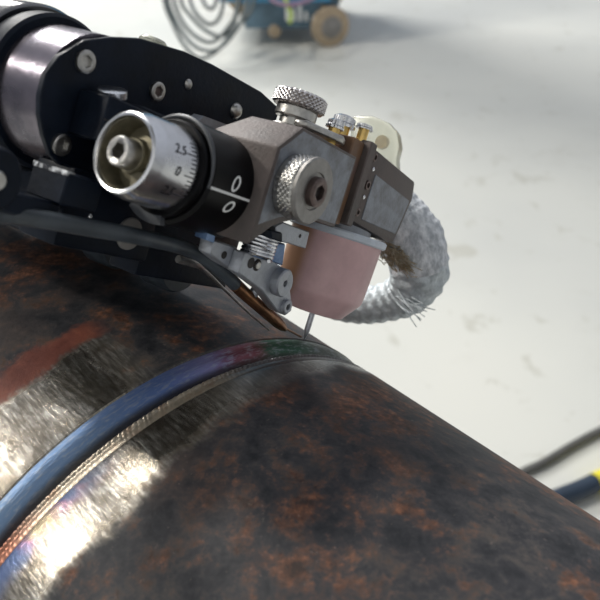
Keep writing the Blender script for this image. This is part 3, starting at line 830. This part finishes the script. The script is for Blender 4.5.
# clamp screws at the lower end
q = H(PW, *on(278, 281, 'w', PW)[1:])
def flat2(a, t, r): return r * (1 - 0.06 * max(0, math.cos(2 * t)))
cs_ = obj('clamp_screw', lathe([(-.2, 0), (-.2, 3.3), (1.9, 3.3), (2.2, 3.0), (2.2, .9), (2.1, .85, 'h'), (1.0, .85, 'h'), (1.0, 0)], q, WD, 48, fn=flat2), M['grey_metal'], wg)
obj('socket', lathe([(1.02, 0), (1.02, .8), (1.1, .8), (1.1, 0)], q, WD, 20), M['dark_socket'], cs_)
q = H(PW, *on(285, 306, 'w', PW)[1:])
socket_screw(q, WD, 1.75, 1.0, M['grey_metal'], wg, 'pinch_screw', 0.5)
# spring
c0 = H(*on(256, 257, 'w', 4.4)); c1 = H(*on(263, 236, 'w', 4.4))
axs = (c1 - c0); ln = axs.length; xx, yy, zz = basis(axs)
path = []
turns = 6
for i in range(turns * 20 + 1):
    a = 2 * PI * i / 20
    path.append(c0 + zz * ln * i / (turns * 20) + (xx * math.cos(a) + yy * math.sin(a)) * 0.0034)
obj('spring', tube(path, 0.42, 8), M['chrome'], wg, label='coil spring')
obj('spring_rod', tube([c0, c1], 1.9, 20), M['blue_metal'], wg)
# copper nozzle
n0, n1 = at(242, 291, 170), at(285, 329, 189)
dn = (n1 - n0).normalized()
LN = (n1 - n0).length * 1000
obj('copper_nozzle', lathe([(-3, 0), (-3, 1.45), (0, 1.55), (LN * .80, 1.45), (LN * .93, 1.15), (LN, .7), (LN, .35), (LN - 1, 0)], n0, dn, 32), M['copper'], wg, label='tapered copper nozzle')
obj('nozzle_bracket', tube([n0 + dn * 0.004, H(1.5, *on(262, 284, 'w', 2)[1:])], 1.2, 12), M['grey_metal'], wg)
# thin flat spring strip under the nozzle
st_p = [at(178, 259, 160), at(194, 264, 164), at(204, 270, 168), at(226, 291, 175), at(250, 314, 182), at(269, 330, 187)]
obj('guide_strip', tube(spline(st_p, 6), [0.9, 0.8, 0.45, 0.35, 0.3, 0.25], 8), M['chrome_dull'], wg, label='thin steel strip')
fw0 = n1 - dn * 0.002; fw1 = H(-0.5, 0.7, 1.3)
obj('filler_wire', tube([fw0, fw1], 0.3, 10), M['copper'], wg)

# conduit
cpath = spline([at(-120, 232, 118), at(-60, 218, 124), at(0, 214, 130), at(40, 219, 133), at(90, 228, 138), at(140, 237, 144), at(190, 250, 158), at(218, 268, 163), at(241, 290, 169.6)], 10)
cn = obj('wire_conduit', tube(cpath, [1.75, 1.7, 1.72, 1.7, 1.65, 1.6, 1.55, 1.6, 1.55], 24), M['rubber'], None, label='black rubber conduit arching across the left into the copper nozzle', cat='cable')

# ------------------------------------------------------------------ braided hose behind the torch
hs = thing('braided_hose', 'white cloth-wrapped braided hose looping behind the pink cup', 'hose', at(440, 270, 232))
def weave(s, a): return 1 + 0.035 * math.sin(s * 2.2 + 3 * a) + 0.03 * math.sin(s * 2.2 - 3 * a) + 0.015 * math.sin(9 * a)
wrap = spline([at(388, 205, 226), at(402, 226, 226), at(416, 250, 227), at(418, 268, 229)], 18)
obj('cloth_wrap', tube(wrap, [8.2, 9.4, 9.9, 9.4, 8.6], 40, fn=lambda s, a: 1 + 0.02 * math.sin(s * .5 + 2 * a) + 0.015 * math.sin(s * .9 - a) + 0.014 * math.sin(s * 2.6 + 2 * a)), M['white_cloth'], hs, label='white glass-cloth wrap')
br = spline([at(418, 256, 228), at(418, 276, 231), at(404, 295, 238), at(370, 305, 246), at(335, 302, 254), at(300, 285, 262), at(270, 262, 270)], 30)
obj('braid', tube(br, [9.0, 8.9, 7.4, 6.2, 5.9, 5.7, 5.5, 5.4], 64, fn=lambda s, a: 1 + 0.030 * math.sin(s * 1.6 + 5 * a) + 0.030 * math.sin(s * 1.6 - 5 * a) + .012 * math.cos(16 * a)), M['braid'], hs, label='grey wire braid')
obj('hose_stub', tube([H(-2, 38, -8), H(*(Fr @ (ray(386, 206) * 226 - TIP)))], [5, 7.6], 24), M['white_cloth'], hs)
# loose strands
rs_ = random.Random(7)
bm = bmesh.new()
for i in range(260):
    f = rs_.random()
    px, py = 382 + 22 * f + rs_.gauss(0, 3), 248 + 14 * f + rs_.gauss(0, 5)
    d0 = 217.5 + rs_.random() * 3
    a = at(px, py, d0); ex = rs_.uniform(5, 13)
    b = at(px + ex * .8 + rs_.gauss(0, 3), py + ex * .5 + rs_.gauss(0, 3), d0 + rs_.uniform(-3, 2))
    tube([a, (a + b) / 2 + Vector((0, 0, rs_.gauss(0, .0006))), b], 0.16, 4, bm, caps=False)
obj('brown_fray', bm, M['fray'], hs, kind='stuff', label='singed brown frayed fibres')
bm = bmesh.new()
for i in range(26):
    px, py = 400 + rs_.gauss(0, 4), 296 + rs_.gauss(0, 4)
    a = at(px, py, 229); b = at(px + rs_.uniform(10, 32), py + rs_.uniform(8, 24), 226 + rs_.uniform(-3, 3))
    tube([a, (a + b) / 2 + Vector((0, 0, rs_.gauss(0, .0008))), b], 0.2, 4, bm, caps=False)
for i in range(36):
    t = rs_.randrange(10, len(wrap) - 1); c_ = wrap[t]
    dv = Vector((rs_.gauss(0, 1), rs_.gauss(0, 1), rs_.gauss(0, 1))).normalized()
    a = c_ + dv * 0.0088; b = a + dv * rs_.uniform(.0006, .0014) + Vector((rs_.gauss(0, .001), 0, rs_.gauss(0, .001)))
    tube([a, b], 0.12, 4, bm, caps=False)
obj('loose_strands', bm, M['braid'], hs, kind='stuff')

# ------------------------------------------------------------------ background: cart, hoses, floor cables
g = ground(330, 50)
wr_ = 0.5 * 38 / 750 * (g - Vector((0, 0, CAM_Z))).length * 0.97
Yc = g.y
print('wheel ground', g, 'r', wr_)
cart = thing('equipment_cart', 'blue wheeled equipment cart standing on the floor at the top', 'cart', Vector((g.x - 0.20, Yc + 0.25, 0)))
def wbox(x0, x1, y0, y1, z0, z1, bw=0.006, bm=None):
    bm = prism([Vector((x0, y0, z0)), Vector((x1, y0, z0)), Vector((x1, y1, z0)), Vector((x0, y1, z0))], Vector((0, 0, z1 - z0)))
    bevel(bm, bw * 1000, 2)
    return bm
xl = ground(232, 30).x; 
xl, xr = g.x - 0.40, g.x + 0.06
obj('cart_body', wbox(xl, xr + 0.03, Yc + 0.03, Yc + 0.62, 0.20, 1.35, 0.015), M['cart_blue'], cart)
obj('chassis', wbox(xl + 0.10, xr - 0.09, Yc + 0.06, Yc + 0.55, 0.055, 0.21, 0.01), M['cart_dark'], cart)
obj('front_rail', wbox(xl + 0.02, xr - 0.06, Yc + 0.035, Yc + 0.065, 0.15, 0.19, 0.005), M['cart_blue'], cart)
# pale lettering-like plate on the chassis front
for i, (ox, w_, h_) in enumerate(((0.0, .012, .05), (.022, .012, .04), (.044, .012, .05), (.066, .010, .03), (.09, .014, .014))):
    obj('white_mark', wbox(g.x - 0.155 + ox, g.x - 0.155 + ox + w_, Yc + .052, Yc + .060, .085, .085 + h_, .002), M['white_ink'], cart)
wheels = []
for (x_, y_) in ((g.x, Yc), (g.x, Yc + 0.5), (xl + .06, Yc + .5)):
    w0 = obj('wheel', lathe([(-16, 0), (-16, wr_ * 600), (-15, wr_ * 620), (-16, wr_ * 930), (-12, wr_ * 1000), (12, wr_ * 1000), (16, wr_ * 930), (15, wr_ * 620), (16, wr_ * 600), (16, 0)], Vector((x_, y_ + .05, wr_)), Vector((0.35, -1, 0)).normalized(), 48), M['wheel'], cart)
    obj('hub', lathe([(-19, 0), (-19, wr_ * 350), (-17, wr_ * 560), (17, wr_ * 560), (19, wr_ * 350), (24, wr_ * 180), (24, 0)], Vector((x_, y_ + .05, wr_)), Vector((0.35, -1, 0)).normalized(), 32), M['hub'], w0)
    obj('caster_fork', wbox(x_ - .02, x_ + .03, y_ + .075, y_ + .09, wr_, .22, .003), M['cart_dark'], w0)
ct = ground(276, 34)
cr = 0.021
w0 = obj('wheel', lathe([(-9, 0), (-9, 12), (-9, 20), (-7, cr * 1000), (7, cr * 1000), (9, 20), (9, 12), (9, 0)], Vector((ct.x, Yc + .04, cr * 1.6 + .02)), Vector((0.5, -1, 0)).normalized(), 32), M['wheel'], cart)
# hoses over the cart
def floor_hose(name, pts, r, m, label, group=None, cat='hose'):
    return obj(name, tube(spline(pts, 10), r * 1000, 12), m, None, label=label, cat=cat, group=group)
dm = (g - Vector((0, 0, CAM_Z))).length * 1000 * 0.90
floor_hose('hose', [at(281, -30, dm), at(284, -8, dm * .97), at(288, 6, dm * .965), at(291, 14, dm * .97), at(290, 22, dm * .985)], .007, M['hose_green'], 'yellow-green hose hanging down the front of the blue cart')
floor_hose('hose', [at(258, -25, dm), at(268, -4, dm * .965), at(282, 4, dm * .96), at(300, 3, dm * .96), at(318, -6, dm * .965), at(330, -28, dm)], .006, M['hose_purple'], 'mauve hose drooping across the front of the blue cart')
# coil of hanging hoses
loops = [
 [(165, -40), (168, 0), (178, 25), (192, 44), (208, 51), (222, 46), (236, 30), (246, 8), (250, -40)],
 [(170, -40), (174, 0), (184, 24), (198, 38), (212, 42), (226, 30), (238, 8), (242, -40)],
 [(177, -40), (181, 0), (189, 14), (204, 29), (220, 36), (236, 26), (252, 8), (258, -40)],
 [(184, -40), (190, 0), (200, 18), (212, 24), (222, 10), (228, -40)],
 [(161, -40), (164, 0), (172, 22), (184, 45), (199, 58), (215, 52), (228, 36), (236, 14), (239, -40)],
 [(196, -40), (200, -8), (208, 8), (216, 2), (221, -40)]]
lab = ['outermost left loop of the grey hoses hanging left of the blue cart', 'second loop in from the left of the hanging grey hoses',
       'hanging grey hose loop reaching nearest to the blue cart', 'small inner grey loop near the middle of the hanging hoses', 'lowest sagging loop of the hanging grey hoses', 'shortest grey hose loop at the top of the hanging bundle']
for i, lp in enumerate(loops):
    dd = dm * (0.93 + 0.012 * i)
    floor_hose('hanging_hose', [at(x, y, dd) for x, y in lp], .0062, M['hose_grey'], lab[i], group='grey hoses hanging beside the cart')
# cables lying on the floor
def on_floor(pts, r): return [ground(x, y, r) for x, y in pts]
floor_hose('floor_cable', on_floor([(690, 395), (640, 414), (600, 431), (570, 447), (545, 462), (520, 474), (480, 500)], .006), .006, M['cable_grey'], 'thin dark grey cable lying on the floor beyond the pipe', cat='cable')
nc = thing('navy_cable', 'thick navy cable with a yellow sleeve on the floor at right', 'cable', ground(580, 492))
pth = on_floor([(500, 522), (540, 506), (562, 497), (580, 490), (597, 482)], .0125)
obj('cable_jacket', tube(spline(pth, 8), 12.5, 20), M['cable_navy'], nc)
pth2 = on_floor([(595, 483), (604, 479), (625, 470), (660, 455)], .0132)
obj('yellow_sleeve', tube(spline(pth2, 8), 13.2, 20), M['yellow'], nc, label='yellow sleeve')
